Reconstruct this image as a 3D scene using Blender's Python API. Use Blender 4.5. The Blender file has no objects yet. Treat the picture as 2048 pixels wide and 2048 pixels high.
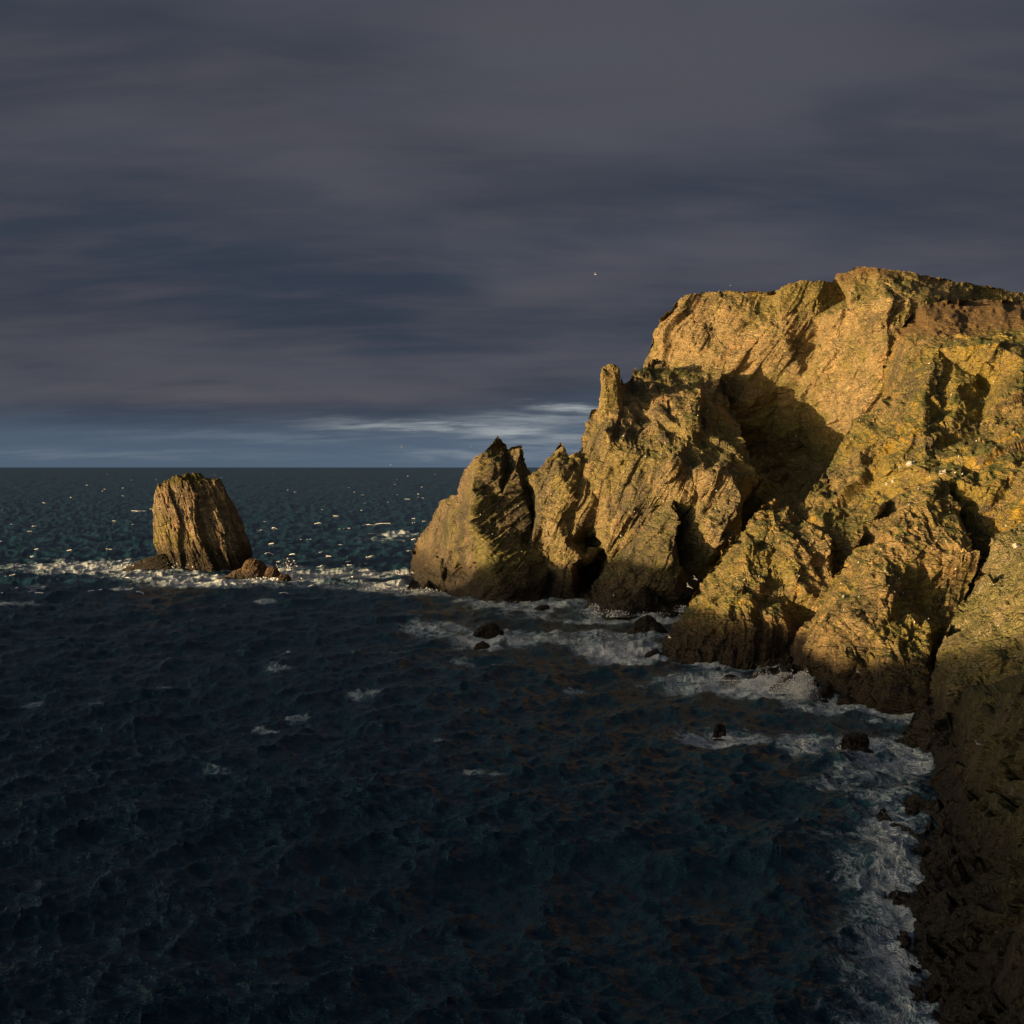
import bpy, math, random
import numpy as np
from mathutils import Vector
from mathutils.geometry import delaunay_2d_cdt

# ------------------------------------------------------------ camera, sky, sun
F = 2472.0; H = 60.0; HZ = 934.0          # focal length in photo pixels, eye height, horizon row
SUN_AZ = 68.0; SUN_EL = 5.0               # light travels towards (sin, cos) of SUN_AZ
sc = bpy.context.scene
cam = bpy.data.cameras.new('camera'); camo = bpy.data.objects.new('camera', cam)
sc.collection.objects.link(camo); sc.camera = camo
cam.sensor_width = 36; cam.lens = 36 * F / 2048
cam.shift_y = (HZ - 1024) / 2048
cam.clip_start = 1; cam.clip_end = 300000
camo.location = (0, 0, H); camo.rotation_euler = (math.pi / 2, 0, 0)
sc.view_settings.view_transform = 'Standard'; sc.view_settings.look = 'None'
sc.view_settings.exposure = 1.85; sc.view_settings.gamma = 1
sc.view_settings.use_curve_mapping = False
sc.render.engine = 'CYCLES'
sc.cycles.max_bounces = 5

class NT:
    """tiny helper for node trees"""
    def __init__(s, tree): s.t = tree; s.t.nodes.clear()
    def n(s, kind, **kw):
        nd = s.t.nodes.new(kind)
        for k, v in kw.items(): setattr(nd, k, v)
        return nd
    def put(s, sock, v):
        if isinstance(v, bpy.types.NodeSocket): s.t.links.new(v, sock)
        elif v is not None:
            if hasattr(sock.default_value, '__len__') and not hasattr(v, '__len__'): v = (v,) * len(sock.default_value)
            if hasattr(sock.default_value, '__len__') and len(sock.default_value) == 4 and len(v) == 3: v = tuple(v) + (1,)
            sock.default_value = v
    def m(s, op, a, b=None, c=None, clamp=False):
        nd = s.n('ShaderNodeMath', operation=op, use_clamp=clamp)
        s.put(nd.inputs[0], a); s.put(nd.inputs[1], b)
        if c is not None: s.put(nd.inputs[2], c)
        return nd.outputs[0]
    def mix(s, f, a, b, blend='MIX'):
        nd = s.n('ShaderNodeMix', data_type='RGBA', blend_type=blend)
        s.put(nd.inputs[0], f); s.put(nd.inputs[6], a); s.put(nd.inputs[7], b)
        return nd.outputs[2]
    def step(s, v, lo, hi, smooth=True):
        nd = s.n('ShaderNodeMapRange', interpolation_type='SMOOTHSTEP' if smooth else 'LINEAR')
        s.put(nd.inputs[0], v); s.put(nd.inputs[1], lo); s.put(nd.inputs[2], hi)
        return nd.outputs[0]
    def noise(s, vec, scale, detail=4, rough=.55, dist=0, typ=None):
        nd = s.n('ShaderNodeTexNoise')
        if typ: nd.noise_type = typ
        s.put(nd.inputs['Vector'], vec); s.put(nd.inputs['Scale'], scale); s.put(nd.inputs['Detail'], detail)
        s.put(nd.inputs['Roughness'], rough); s.put(nd.inputs['Distortion'], dist)
        return nd.outputs[0]
    def vor(s, vec, scale, feature='F1', out=0, rnd=1):
        nd = s.n('ShaderNodeTexVoronoi', feature=feature)
        s.put(nd.inputs['Vector'], vec); s.put(nd.inputs['Scale'], scale); s.put(nd.inputs['Randomness'], rnd)
        return nd.outputs[out]
    def mapping(s, vec, rot=(0, 0, 0), scale=(1, 1, 1)):
        nd = s.n('ShaderNodeMapping'); s.put(nd.inputs[0], vec)
        nd.inputs['Rotation'].default_value = rot; nd.inputs['Scale'].default_value = scale
        return nd.outputs[0]

w = bpy.data.worlds.new('World'); sc.world = w; w.use_nodes = True
T = NT(w.node_tree)
g = T.n('ShaderNodeTexCoord').outputs['Generated']
sx = T.n('ShaderNodeSeparateXYZ'); T.put(sx.inputs[0], g)
X, Y, Z = sx.outputs
DIM = .28
sky = T.n('ShaderNodeTexSky', sky_type='NISHITA', sun_disc=False,
          sun_elevation=math.radians(SUN_EL), sun_rotation=math.radians(SUN_AZ + 180))
U = T.m('MULTIPLY', T.m('ARCTAN2', X, Y), F)                   # azimuth and elevation of the direction
V = T.m('MULTIPLY', T.m('ARCSINE', Z), F)
zz = T.m('ADD', T.m('MAXIMUM', Z, 0), .2)
cv = T.n('ShaderNodeCombineXYZ'); T.put(cv.inputs[0], T.m('DIVIDE', X, zz)); T.put(cv.inputs[1], T.m('DIVIDE', Y, zz)); T.put(cv.inputs[2], T.m('MULTIPLY', Z, 3.))
big = T.noise(cv.outputs[0], .8, 4, .5, .3)
band = T.noise(T.mapping(cv.outputs[0], (0, 0, .05), (.7, 1.2, 1)), 1.5, 5, .5, .25)
fine = T.noise(T.mapping(cv.outputs[0], (0, 0, .08), (.7, 2.0, 1)), 3.6, 6, .58, .2)
cl = T.mix(T.step(big, .36, .64), (.033, .046, .071), (.051, .057, .077))
cl = T.mix(T.step(band, .42, .72), cl, (.076, .080, .103))
cl = T.mix(T.step(band, .50, .28), cl, (.033, .043, .066))
cl = T.mix(T.step(fine, .35, .75), cl, T.mix(.5, cl, (.085, .080, .098)))
# the cloud deck ends a little above the horizon; clearer air below it
edge = T.m('ADD', T.m('MULTIPLY', T.step(U, -250, 330), 50.), 96.)
edge = T.m('ADD', edge, T.m('MULTIPLY', T.m('SUBTRACT', fine, .5), 60.))
# the deck breaks up towards the low sun behind the camera
sd = T.m('ADD', T.m('MULTIPLY', X, -math.sin(math.radians(SUN_AZ))), T.m('MULTIPLY', Y, -math.cos(math.radians(SUN_AZ))))
opening = T.step(sd, .08, .8)
edge = T.m('ADD', edge, T.m('MULTIPLY', opening, 900.))
deck = T.step(T.m('SUBTRACT', V, edge), T.m('MULTIPLY', T.m('ADD', opening, .1), -500.), T.m('MULTIPLY', T.m('ADD', opening, .1), 500.))
low = T.mix(T.step(V, 0, 130), (.098, .142, .205), (.060, .088, .130))
low = T.mix(T.step(U, -700, 250), T.mix(.35, low, (.05, .075, .11)), low)
skc = T.n('ShaderNodeVectorMath', operation='SCALE'); T.put(skc.inputs[0], sky.outputs[0]); skc.inputs['Scale'].default_value = .15
low = T.mix(1., low, (DIM,) * 3, 'MULTIPLY')
low = T.mix(T.m('ADD', .0, T.m('MULTIPLY', opening, 1.)), low, skc.outputs[0])
cl = T.mix(1., cl, (DIM,) * 3, 'MULTIPLY')
col = T.mix(deck, low, cl)
def blob(cu, cvv, ru, rv, tilt=0):
    du = T.m('DIVIDE', T.m('SUBTRACT', U, cu), ru)
    vv = T.m('SUBTRACT', T.m('SUBTRACT', V, cvv), T.m('MULTIPLY', T.m('SUBTRACT', U, cu), tilt))
    dv = T.m('DIVIDE', vv, rv)
    r = T.m('ADD', T.m('MULTIPLY', du, du), T.m('MULTIPLY', dv, dv))
    return T.m('POWER', 2.718, T.m('MULTIPLY', r, -1.))
wispn = T.noise(T.mapping(cv.outputs[0], (0, 0, .1), (.8, 1.6, 1)), 5.5, 6, .6, .3)
warp = T.m('MULTIPLY', T.m('SUBTRACT', wispn, .5), 46.)
V0 = V; V = T.m('ADD', V, warp)
wisps = None
for b, k in ((blob(-170, 82, 190, 9, -.015), .75), (blob(20, 70, 150, 13, -.05), .8), (blob(130, 116, 95, 7, -.08), .9), (blob(60, 50, 110, 14), .45),
             (blob(-60, 26, 190, 9), .28), (blob(-330, 78, 80, 5), .25), (blob(-850, 24, 420, 9), .12), (blob(-420, 60, 380, 10), .13), (blob(60, 95, 160, 12), .5), (blob(110, 35, 120, 9), .4)):
    e = T.m('MULTIPLY', b, k)
    wisps = e if wisps is None else T.m('MAXIMUM', wisps, e)
wisps = T.m('MULTIPLY', wisps, T.step(fine, .30, .60))
col = T.mix(wisps, col, tuple(DIM * c for c in (.40, .43, .44)))
glow = T.m('MAXIMUM', T.m('MULTIPLY', blob(-560, 142, 300, 17), .75), T.m('MULTIPLY', blob(-380, 190, 260, 14), .0))
col = T.mix(T.m('MULTIPLY', glow, .6), col, tuple(DIM * c for c in (.125, .115, .135)))
V = V0
bg = T.n('ShaderNodeBackground'); T.put(bg.inputs[0], col); bg.inputs[1].default_value = 1.
T.t.links.new(bg.outputs[0], T.n('ShaderNodeOutputWorld').inputs[0])

sun = bpy.data.lights.new('sun', 'SUN'); suno = bpy.data.objects.new('sun', sun); sc.collection.objects.link(suno)
sun.energy = 3.0; sun.angle = math.radians(.55); sun.color = (1, .71, .37)
a, e = math.radians(SUN_AZ), math.radians(SUN_EL)
ldir = Vector((math.sin(a) * math.cos(e), math.cos(a) * math.cos(e), -math.sin(e)))
suno.rotation_euler = ldir.to_track_quat('-Z', 'Y').to_euler()

# ------------------------------------------------------------ helpers
def tag(o, label=None, cat=None, group=None, kind=None):
    for k, v in (('label', label), ('category', cat), ('group', group), ('kind', kind)):
        if v: o[k] = v
    return o
def link(name, me, mat=None, parent=None):
    o = bpy.data.objects.new(name, me); sc.collection.objects.link(o)
    if mat is not None and me is not None: me.materials.append(mat)
    if parent is not None: o.parent = parent
    return o
def mesh_np(name, co, quads, tris=None, smooth=False):
    """mesh from arrays, fast"""
    me = bpy.data.meshes.new(name)
    co = np.asarray(co, np.float32); quads = np.asarray(quads, np.int32).reshape(-1, 4)
    tris = np.zeros((0, 3), np.int32) if tris is None else np.asarray(tris, np.int32).reshape(-1, 3)
    me.vertices.add(len(co)); me.vertices.foreach_set('co', co.ravel())
    nq, nt = len(quads), len(tris)
    me.loops.add(nq * 4 + nt * 3)
    me.loops.foreach_set('vertex_index', np.concatenate([quads.ravel(), tris.ravel()]))
    me.polygons.add(nq + nt)
    st = np.concatenate([np.arange(nq) * 4, nq * 4 + np.arange(nt) * 3]).astype(np.int32)
    me.polygons.foreach_set('loop_start', st)
    me.polygons.foreach_set('use_smooth', np.full(nq + nt, smooth))
    me.update(calc_edges=True)
    return me

def hsh(ix, iy, iz, s):
    with np.errstate(over='ignore'):
        h = (ix.astype(np.uint32) * np.uint32(73856093)) ^ (iy.astype(np.uint32) * np.uint32(19349663)) ^ (iz.astype(np.uint32) * np.uint32(83492791)) ^ np.uint32((s * 2654435761) & 0xffffffff)
        h ^= h >> np.uint32(15); h *= np.uint32(0x2c1b3c6d); h ^= h >> np.uint32(12); h *= np.uint32(0x297a2d39); h ^= h >> np.uint32(15)
    return h
def rnd01(h, k):
    with np.errstate(over='ignore'):
        h = h * np.uint32(747796405 + 2 * k) + np.uint32(2891336453)
        h = h ^ (h >> np.uint32(16)); h = h * np.uint32(0x7feb352d); h ^= h >> np.uint32(15)
    return (h & np.uint32(0xffffff)).astype(np.float32) / np.float32(16777216)
def vnoise(p, s=1):
    """value noise in [-1, 1]"""
    p = p.astype(np.float32); i = np.floor(p).astype(np.int64); f = p - i; f = f * f * (3 - 2 * f)
    out = 0
    for dx in (0, 1):
        wx = f[:, 0] if dx else 1 - f[:, 0]
        for dy in (0, 1):
            wy = f[:, 1] if dy else 1 - f[:, 1]
            for dz in (0, 1):
                wz = f[:, 2] if dz else 1 - f[:, 2]
                out = out + wx * wy * wz * rnd01(hsh(i[:, 0] + dx, i[:, 1] + dy, i[:, 2] + dz, s), 1)
    return out * 2 - 1
def fbm(p, octs=4, s=1, gain=.5):
    o = 0; a = 1
    for k in range(octs):
        o = o + a * vnoise(p * (2.03 ** k) + 17.3 * k, s + k); a *= gain
    return o
def facet(p, s=1, hgt=.5, tilt=.9):
    """blocky rock: nearest random cell gives a tilted plane; second output is distance to the joint"""
    p = p.astype(np.float32); i = np.floor(p).astype(np.int64)
    d1 = np.full(len(p), 9., np.float32); d2 = d1.copy(); h1 = np.zeros(len(p), np.float32); h2 = h1.copy()
    for dx in (-1, 0, 1):
        for dy in (-1, 0, 1):
            for dz in (-1, 0, 1):
                c = i + np.array([dx, dy, dz]); h = hsh(c[:, 0], c[:, 1], c[:, 2], s)
                q = [p[:, k] - c[:, k] - (.12 + .76 * rnd01(h, k)) for k in range(3)]
                d = q[0] * q[0] + q[1] * q[1] + q[2] * q[2]
                v = hgt * (rnd01(h, 7) * 2 - 1) + tilt * sum(q[k] * (rnd01(h, 3 + k) * 2 - 1) for k in range(3))
                near = d < d1
                h2 = np.where(near, h1, np.where(d < d2, v, h2)); d2 = np.where(near, d1, np.minimum(d2, d)); h1 = np.where(near, v, h1); d1 = np.where(near, d, d1)
    e = np.sqrt(d2) - np.sqrt(d1); k = np.clip(e / .07, 0, 1) * .5 + .5
    return h1 * k + h2 * (1 - k), e

def rot_strata(p, dip, yaw=0, stretch=(1, 1, 1)):
    """coordinates along beds that rise to the right at angle dip in the picture plane"""
    c, s = math.cos(math.radians(dip)), math.sin(math.radians(dip)); cy, sy = math.cos(math.radians(yaw)), math.sin(math.radians(yaw))
    x = p[:, 0] * cy + p[:, 1] * sy; y = -p[:, 0] * sy + p[:, 1] * cy; z = p[:, 2]
    return np.stack([(x * c + z * s) * stretch[0], y * stretch[1], (-x * s + z * c) * stretch[2]], 1)

def rock_height(p, sc_=1., dip=60, seed=1, amp=1., rough=1., beds=1., foot=None):
    """height of rock relief over a smooth surface, metres"""
    wp = p + .5 * sc_ * np.stack([fbm(p / (9 * sc_), 3, seed + 50 + k) for k in range(3)], 1)
    q = rot_strata(wp, dip, 12)
    h = np.zeros(len(p), np.float32); mi = None
    for size, a_, st in ((30, 5.6, (.45, 1, 1.3)), (11, 2.6, (.28, 1, 1.6)), (4.6, 1.05, (.3, 1, 1.7)), (1.9, .36, (.4, 1, 1.5))):
        f_, e_ = facet(q * np.array(st) / (size * sc_), seed + int(size), .42, .95)
        wgt = 1. if foot is None else np.clip(1.6 - foot / (.13 * size * sc_), 0, 1)
        h += wgt * (amp * a_ * sc_ * f_ - amp * .4 * a_ * sc_ * np.exp(-e_ / (.03 if foot is None else np.maximum(.03, .5 * foot / (size * sc_)))) * (1 if size < 20 else .5))
    # open joints and broken beds
    b = vnoise(q * np.array([.05, .12, .55]) / sc_, seed + 90)
    h += beds * sc_ * .55 * (1 - np.abs(b)) ** 3 * (1. if foot is None else np.clip(1.5 - foot / 1.1, 0, 1))
    h += rough * sc_ * .15 * fbm(p / (1.6 * sc_), 3, seed + 30) * (1. if foot is None else np.clip(1.5 - foot / 1.2, .2, 1))
    if foot is not None: h = h / (1 + (foot / 2.2) ** 2)
    return h

def P(px, py, Yd):
    return np.array([(px - 1024) / F * Yd, Yd, H - (py - HZ) / F * Yd])
def water_y(py): return H * F / (py - HZ)

def in_poly(px, py, poly):
    inside = np.zeros(px.shape, bool); n = len(poly)
    for i in range(n):
        x1, y1 = poly[i]; x2, y2 = poly[(i + 1) % n]
        if y1 == y2: continue
        c = ((y1 > py) != (y2 > py)) & (px < (x2 - x1) * (py - y1) / (y2 - y1) + x1)
        inside ^= c
    return inside

def interp_ctrl(px, py, ctrl):
    pts = [Vector((c[0], c[1])) for c in ctrl]
    vs, es, fs, vo, eo, fo = delaunay_2d_cdt(pts, [], [], 0, 1e-4)
    val = np.array([ctrl[o[0]][2] for o in vo], float)
    V_ = np.array([(v.x, v.y) for v in vs])
    out = np.full(px.shape, np.nan)
    for f in fs:
        a_, b_, c_ = V_[f[0]], V_[f[1]], V_[f[2]]
        den = (b_[1] - c_[1]) * (a_[0] - c_[0]) + (c_[0] - b_[0]) * (a_[1] - c_[1])
        if abs(den) < 1e-6: continue
        l1 = ((b_[1] - c_[1]) * (px - c_[0]) + (c_[0] - b_[0]) * (py - c_[1])) / den
        l2 = ((c_[1] - a_[1]) * (px - c_[0]) + (a_[0] - c_[0]) * (py - c_[1])) / den
        l3 = 1 - l1 - l2
        m_ = (l1 >= -1e-4) & (l2 >= -1e-4) & (l3 >= -1e-4)
        out[m_] = (l1 * val[f[0]] + l2 * val[f[1]] + l3 * val[f[2]])[m_]
    bad = np.isnan(out)
    if bad.any():
        bx, by = px[bad], py[bad]
        d = (bx[:, None] - V_[None, :, 0]) ** 2 + (by[:, None] - V_[None, :, 1]) ** 2
        w_ = 1 / (d + 1) ** 1.5
        out[bad] = (w_ * val[None]).sum(1) / w_.sum(1)
    return out

SURF = {}          # name -> arrays for placing birds
BASES = []         # waterline points of rocks (X, Y, weight)
def mass(name, poly, ctrl, mat, step=1.7, depth=80, dip=60, seed=1, scale=1., amp=1., rough=1., beds=1., blur=2, edge=1., warp=1., base=None, smooth=False, turf_z=0):
    """a rock mass: its outline at real distance, faces through measured points, broken relief and a body running back"""
    if base:
        for (x, y) in base:
            ctrl = ctrl + [(x, y, water_y(y)), (x, y + 30, water_y(y) + 0.5)]
    poly = np.array(poly, float)
    x0, x1 = poly[:, 0].min() - 6, poly[:, 0].max() + 6; y0, y1 = poly[:, 1].min() - 6, poly[:, 1].max() + 6
    gx = np.arange(x0, x1, step); gy = np.arange(y0, y1, step)
    GX, GY = np.meshgrid(gx, gy); sh = GX.shape
    q = np.stack([GX.ravel() / 34, GY.ravel() / 34, np.full(GX.size, seed * 3.7)], 1)
    wx = fbm(q, 4, seed + 5, .6).reshape(sh); wy = fbm(q, 4, seed + 15, .6).reshape(sh)
    # outline is broken at small scale only
    q2 = np.stack([GX.ravel() / 9, GY.ravel() / 9, np.full(GX.size, seed * 1.7)], 1)
    ex = facet(q2, seed + 7, .8, .9)[0].reshape(sh); ey = facet(q2 + 40, seed + 9, .8, .9)[0].reshape(sh)
    ins = in_poly(GX + edge * 2.4 * ex, GY + edge * 2.4 * ey, poly)
    dep = interp_ctrl(GX + warp * 5 * wx, GY + warp * 5 * wy, ctrl)
    for _ in range(blur):
        d = np.pad(dep, 1, mode='edge')
        dep = (d[1:-1, 1:-1] * 2 + d[:-2, 1:-1] + d[2:, 1:-1] + d[1:-1, :-2] + d[1:-1, 2:]) / 6
    PX = (GX - 1024) / F * dep; PZ = H - (GY - HZ) / F * dep
    pos = np.stack([PX, dep, PZ], -1)
    # smoothed surface normal
    sm = dep.copy()
    for _ in range(14):
        d = np.pad(sm, 1, mode='edge'); sm = (d[1:-1, 1:-1] + d[:-2, 1:-1] + d[2:, 1:-1] + d[1:-1, :-2] + d[1:-1, 2:]) / 5
    sp = np.stack([(GX - 1024) / F * sm, sm, H - (GY - HZ) / F * sm], -1)
    du = np.gradient(sp, axis=1); dv = np.gradient(sp, axis=0)
    nr = np.cross(du, dv); nr /= np.linalg.norm(nr, axis=-1, keepdims=True) + 1e-9
    flip = (nr * pos).sum(-1) > 0
    view = pos / np.linalg.norm(pos, axis=-1, keepdims=True)
    nr[(nr * view).sum(-1) > 0] *= -1
    nr = nr - .35 * view; nr /= np.linalg.norm(nr, axis=-1, keepdims=True)
    fp = np.maximum(np.linalg.norm(np.gradient(pos, axis=0), axis=-1), np.linalg.norm(np.gradient(pos, axis=1), axis=-1))
    idx = -np.ones(sh, np.int64); cell = ins[:-1, :-1] & ins[1:, :-1] & ins[:-1, 1:] & ins[1:, 1:]
    used = np.zeros(sh, bool)
    used[:-1, :-1] |= cell; used[1:, :-1] |= cell; used[:-1, 1:] |= cell; used[1:, 1:] |= cell
    idx[used] = np.arange(used.sum())
    co = pos[used]; nn = nr[used]
    r, c = np.nonzero(cell)
    quads = np.stack([idx[r, c], idx[r + 1, c], idx[r + 1, c + 1], idx[r, c + 1]], 1)
    # boundary edges
    ed = np.concatenate([quads[:, [0, 1]], quads[:, [1, 2]], quads[:, [2, 3]], quads[:, [3, 0]]])
    key = np.minimum(ed[:, 0], ed[:, 1]) * len(co) + np.maximum(ed[:, 0], ed[:, 1])
    uq, inv, cnt = np.unique(key, return_inverse=True, return_counts=True)
    be = ed[cnt[inv] == 1]
    bv = np.unique(be); remap = -np.ones(len(co), np.int64); remap[bv] = np.arange(len(bv))
    fp = fp[used]; fps = [fp]; bp = co[bv]; hd = bp[:, :2] / np.linalg.norm(bp[:, :2], axis=1, keepdims=True)
    cx = bp[:, 0].mean()
    prev = bv; allco = [co]; alln = [nn]; qs = [quads]; n0 = len(co)
    for k, t in enumerate(np.array([.012, .035, .09, .2, .45, 1.]) * depth):
        q = bp.copy(); q[:, :2] += hd * t
        q[:, 0] += (cx - bp[:, 0]) * .10 * t / depth; q[:, 2] -= .12 * t + (.4 if k > 1 else 0)
        allco.append(q); alln.append(nn[bv]); fps.append(fp[bv] + t * .12); cur = n0 + k * len(bv) + np.arange(len(bv))
        a_, b_ = remap[be[:, 0]], remap[be[:, 1]]
        qs.append(np.stack([prev[b_], prev[a_], cur[a_], cur[b_]], 1)); prev = cur
    co = np.concatenate(allco); nn = np.concatenate(alln); quads = np.concatenate(qs)
    h = rock_height(co, scale, dip, seed, amp, rough, beds, np.concatenate(fps))
    if turf_z: h *= 1 - .9 * np.clip((co[:, 2] + 5 * vnoise(co / 14., 8) - turf_z + 2) / 8, 0, 1)
    co = co + nn * h[:, None]
    vz = fbm(co / (2.5 * scale), 3, seed + 77)
    co[:, 2] += .5 * scale * vz * edge * np.clip(1.25 - np.concatenate(fps) / 1.1, 0, 1)
    me = mesh_np(name, co, quads, smooth=smooth)
    o = link(name, me, mat)
    SURF[name] = (GX[used], GY[used], co[:used.sum()])
    if base:
        for (x, y), (x2, y2) in zip(base[:-1], base[1:]):
            for t in np.linspace(0, 1, 8):
                px, py = x + (x2 - x) * t, y + (y2 - y) * t; p = P(px, py, water_y(py)); BASES.append((p[0], p[1]))
    return o

def solid(name, left, right, yc, mat, depth_ratio=.7, seed=1, amp=1., scale=1., dip=60, nz=90, na=160, back=0, beds=1., smooth=False, flat=2.4, parent=None, ztop=.06):
    """a free-standing rock: left and right outline as (px, py) from top to foot, closed all round"""
    ys = np.linspace(left[0][1], left[-1][1], nz)
    l = np.interp(ys, [p[1] for p in left], [p[0] for p in left]); r = np.interp(ys, [p[1] for p in right], [p[0] for p in right])
    z = H - (ys - HZ) / F * yc
    xl = (l - 1024) / F * yc; xr = (r - 1024) / F * yc
    th = np.linspace(0, 2 * math.pi, na, endpoint=False)
    c, s = np.cos(th), np.sin(th); k = 2 / flat
    cs, ss = np.sign(c) * np.abs(c) ** k, np.sign(s) * np.abs(s) ** k
    rx = (xr - xl) / 2; cx = (xr + xl) / 2
    ry = np.maximum(rx, .35 * rx.max()) * depth_ratio * np.minimum(1, (np.arange(nz) / nz / max(ztop, 1e-3)) ** .5)
    co = np.stack([cx[:, None] + rx[:, None] * cs[None], yc + back + ry[:, None] * ss[None] , np.repeat(z[:, None], na, 1)], -1).reshape(-1, 3)
    nn = np.stack([np.repeat(c[None], nz, 0), np.repeat(s[None] / depth_ratio, nz, 0), np.repeat(np.linspace(1.2, -.1, nz)[:, None] ** 3, na, 1)], -1).reshape(-1, 3)
    nn /= np.linalg.norm(nn, axis=1, keepdims=True)
    i, j = np.meshgrid(np.arange(nz - 1), np.arange(na), indexing='ij'); j2 = (j + 1) % na
    quads = np.stack([i * na + j, (i + 1) * na + j, (i + 1) * na + j2, i * na + j2], -1).reshape(-1, 4)
    top = np.array([[cx[0], yc + back, z[0]]]); co = np.concatenate([co, top]); nn = np.concatenate([nn, [[0, 0, 1]]])
    tr = np.stack([np.full(na, len(co) - 1), np.arange(na), (np.arange(na) + 1) % na], 1)
    h = rock_height(co, scale, dip, seed, amp, 1., beds)
    co = co + nn * h[:, None]
    o = link(name, mesh_np(name, co, quads, tr, smooth), mat, parent)
    SURF.setdefault(name, None)
    SURF[name + str(seed)] = (co[:-1, 0] / co[:-1, 1] * F + 1024, HZ - (co[:-1, 2] - H) / co[:-1, 1] * F, co[:-1])
    zi = int(np.argmin(np.abs(z)))
    for t in th[::6]: BASES.append((cx[zi] + rx[zi] * math.cos(t), yc + back + ry[zi] * math.sin(t)))
    return o

# ------------------------------------------------------------ materials
def rock_mat(name, ca, cb, lichen, lich_amt, dark, dark_amt, grass_amt, wet_z=9., orange=0., dip=60, guano=.0, grass_col=(.072, .080, .018), turf_z=0, turf_col=(.125, .078, .030)):
    m = bpy.data.materials.new(name); m.use_nodes = True; t = NT(m.node_tree)
    geo = t.n('ShaderNodeNewGeometry'); p = geo.outputs['Position']
    sep = t.n('ShaderNodeSeparateXYZ'); t.put(sep.inputs[0], p)
    nz = t.n('ShaderNodeSeparateXYZ'); t.put(nz.inputs[0], geo.outputs['Normal'])
    st = t.mapping(p, (0, math.radians(dip), 0), (.35, 1, 1.6))
    n1 = t.noise(p, .022, 5, .6, .4); n2 = t.noise(st, .09, 6, .65, .6); n3 = t.noise(p, .45, 5, .75)
    n4 = t.noise(p, 1.9, 3, .7); n5 = t.noise(t.mapping(p, (.3, 1.1, .2), (1, 1, .5)), .13, 6, .75, .3)
    c = t.mix(t.step(n2, .38, .62), ca, cb)
    c = t.mix(t.m('MULTIPLY', t.step(n3, .45, .75), .45), c, tuple(x * 1.35 for x in ca))
    c = t.mix(t.m('MULTIPLY', t.step(n3, .50, .28), .55), c, tuple(x * .45 for x in cb))
    c = t.mix(t.m('MULTIPLY', t.step(n5, .52, .66), .55), c, t.mix(1., c, (1.15, .85, .75), 'MULTIPLY'))
    c = t.mix(t.m('MULTIPLY', t.step(n5, .48, .36), .6), c, t.mix(1., c, (.70, .78, .85), 'MULTIPLY'))
    c = t.mix(t.m('MULTIPLY', t.step(n4, .55, .72), .3), c, t.mix(1., c, (1.6, 1.55, 1.5), 'MULTIPLY'))
    c = t.mix(t.m('MULTIPLY', t.step(n4, .46, .30), .4), c, t.mix(1., c, (.4, .42, .45), 'MULTIPLY'))
    ln = t.m('ADD', t.m('MULTIPLY', n1, .9), t.m('MULTIPLY', t.noise(p, .16, 6, .75, .5), .75))
    c = t.mix(t.m('MULTIPLY', t.step(ln, .93 - .22 * lich_amt, 1.04 - .22 * lich_amt), .85), c, lichen)
    if orange:
        on = t.m('ADD', t.m('MULTIPLY', t.noise(p, .035, 3, .5), .7), t.m('MULTIPLY', t.noise(p, .30, 7, .75, .3), .8))
        c = t.mix(t.m('MULTIPLY', t.step(on, .86 - .1 * orange, .95 - .1 * orange), .85), c, (.42, .25, .025))
    # blocks between joints differ in tone
    wv = t.n('ShaderNodeVectorMath', operation='ADD'); nc = t.n('ShaderNodeTexNoise'); t.put(nc.inputs['Vector'], st); nc.inputs['Scale'].default_value = .5; nc.inputs['Detail'].default_value = 4
    t.put(wv.inputs[0], st); t.put(wv.inputs[1], t.mapping(nc.outputs['Color'], (0, 0, 0), (1.3, 1.3, 1.3))); jp = wv.outputs[0]
    tone = t.n('ShaderNodeTexVoronoi'); t.put(tone.inputs['Vector'], jp); tone.inputs['Scale'].default_value = .42
    tv = t.n('ShaderNodeSeparateColor'); t.put(tv.inputs[0], tone.outputs['Color'])
    c = t.mix(t.m('MULTIPLY', tv.outputs[0], .5), c, t.mix(1., c, (.52, .52, .56), 'MULTIPLY'))
    c = t.mix(t.m('MULTIPLY', t.step(tv.outputs[1], .6, 1.), .5), c, t.mix(1., c, (1.45, 1.4, 1.3), 'MULTIPLY'))
    dn = t.m('ADD', t.m('MULTIPLY', t.noise(p, .045, 4, .6, .3), .8), t.m('MULTIPLY', t.noise(st, .35, 6, .78, .4), .7))
    c = t.mix(t.m('MULTIPLY', t.step(dn, .88 - .2 * dark_amt, 1.0 - .2 * dark_amt), .8), c, dark)
    hn = t.m('ADD', t.m('MULTIPLY', t.noise(p, .06, 3, .6), .6), t.m('MULTIPLY', t.noise(p, .8, 5, .8), .6))
    c = t.mix(t.step(hn, .78 - .16 * grass_amt, .86 - .16 * grass_amt), c, (.045, .055, .015))
    # turf on ledges
    gn = t.m('ADD', t.m('MULTIPLY', nz.outputs[2], .55), t.m('ADD', t.m('MULTIPLY', t.noise(p, .035, 4, .6), .55), t.m('MULTIPLY', n4, .35)))
    gc = t.mix(t.step(t.noise(p, .12, 5, .7), .4, .62), grass_col, (.085, .052, .020))
    gc = t.mix(t.step(n4, .4, .7), gc, tuple(x * 1.7 for x in grass_col))
    c = t.mix(t.step(gn, .98 - .3 * grass_amt, 1.10 - .3 * grass_amt), c, gc)
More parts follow.
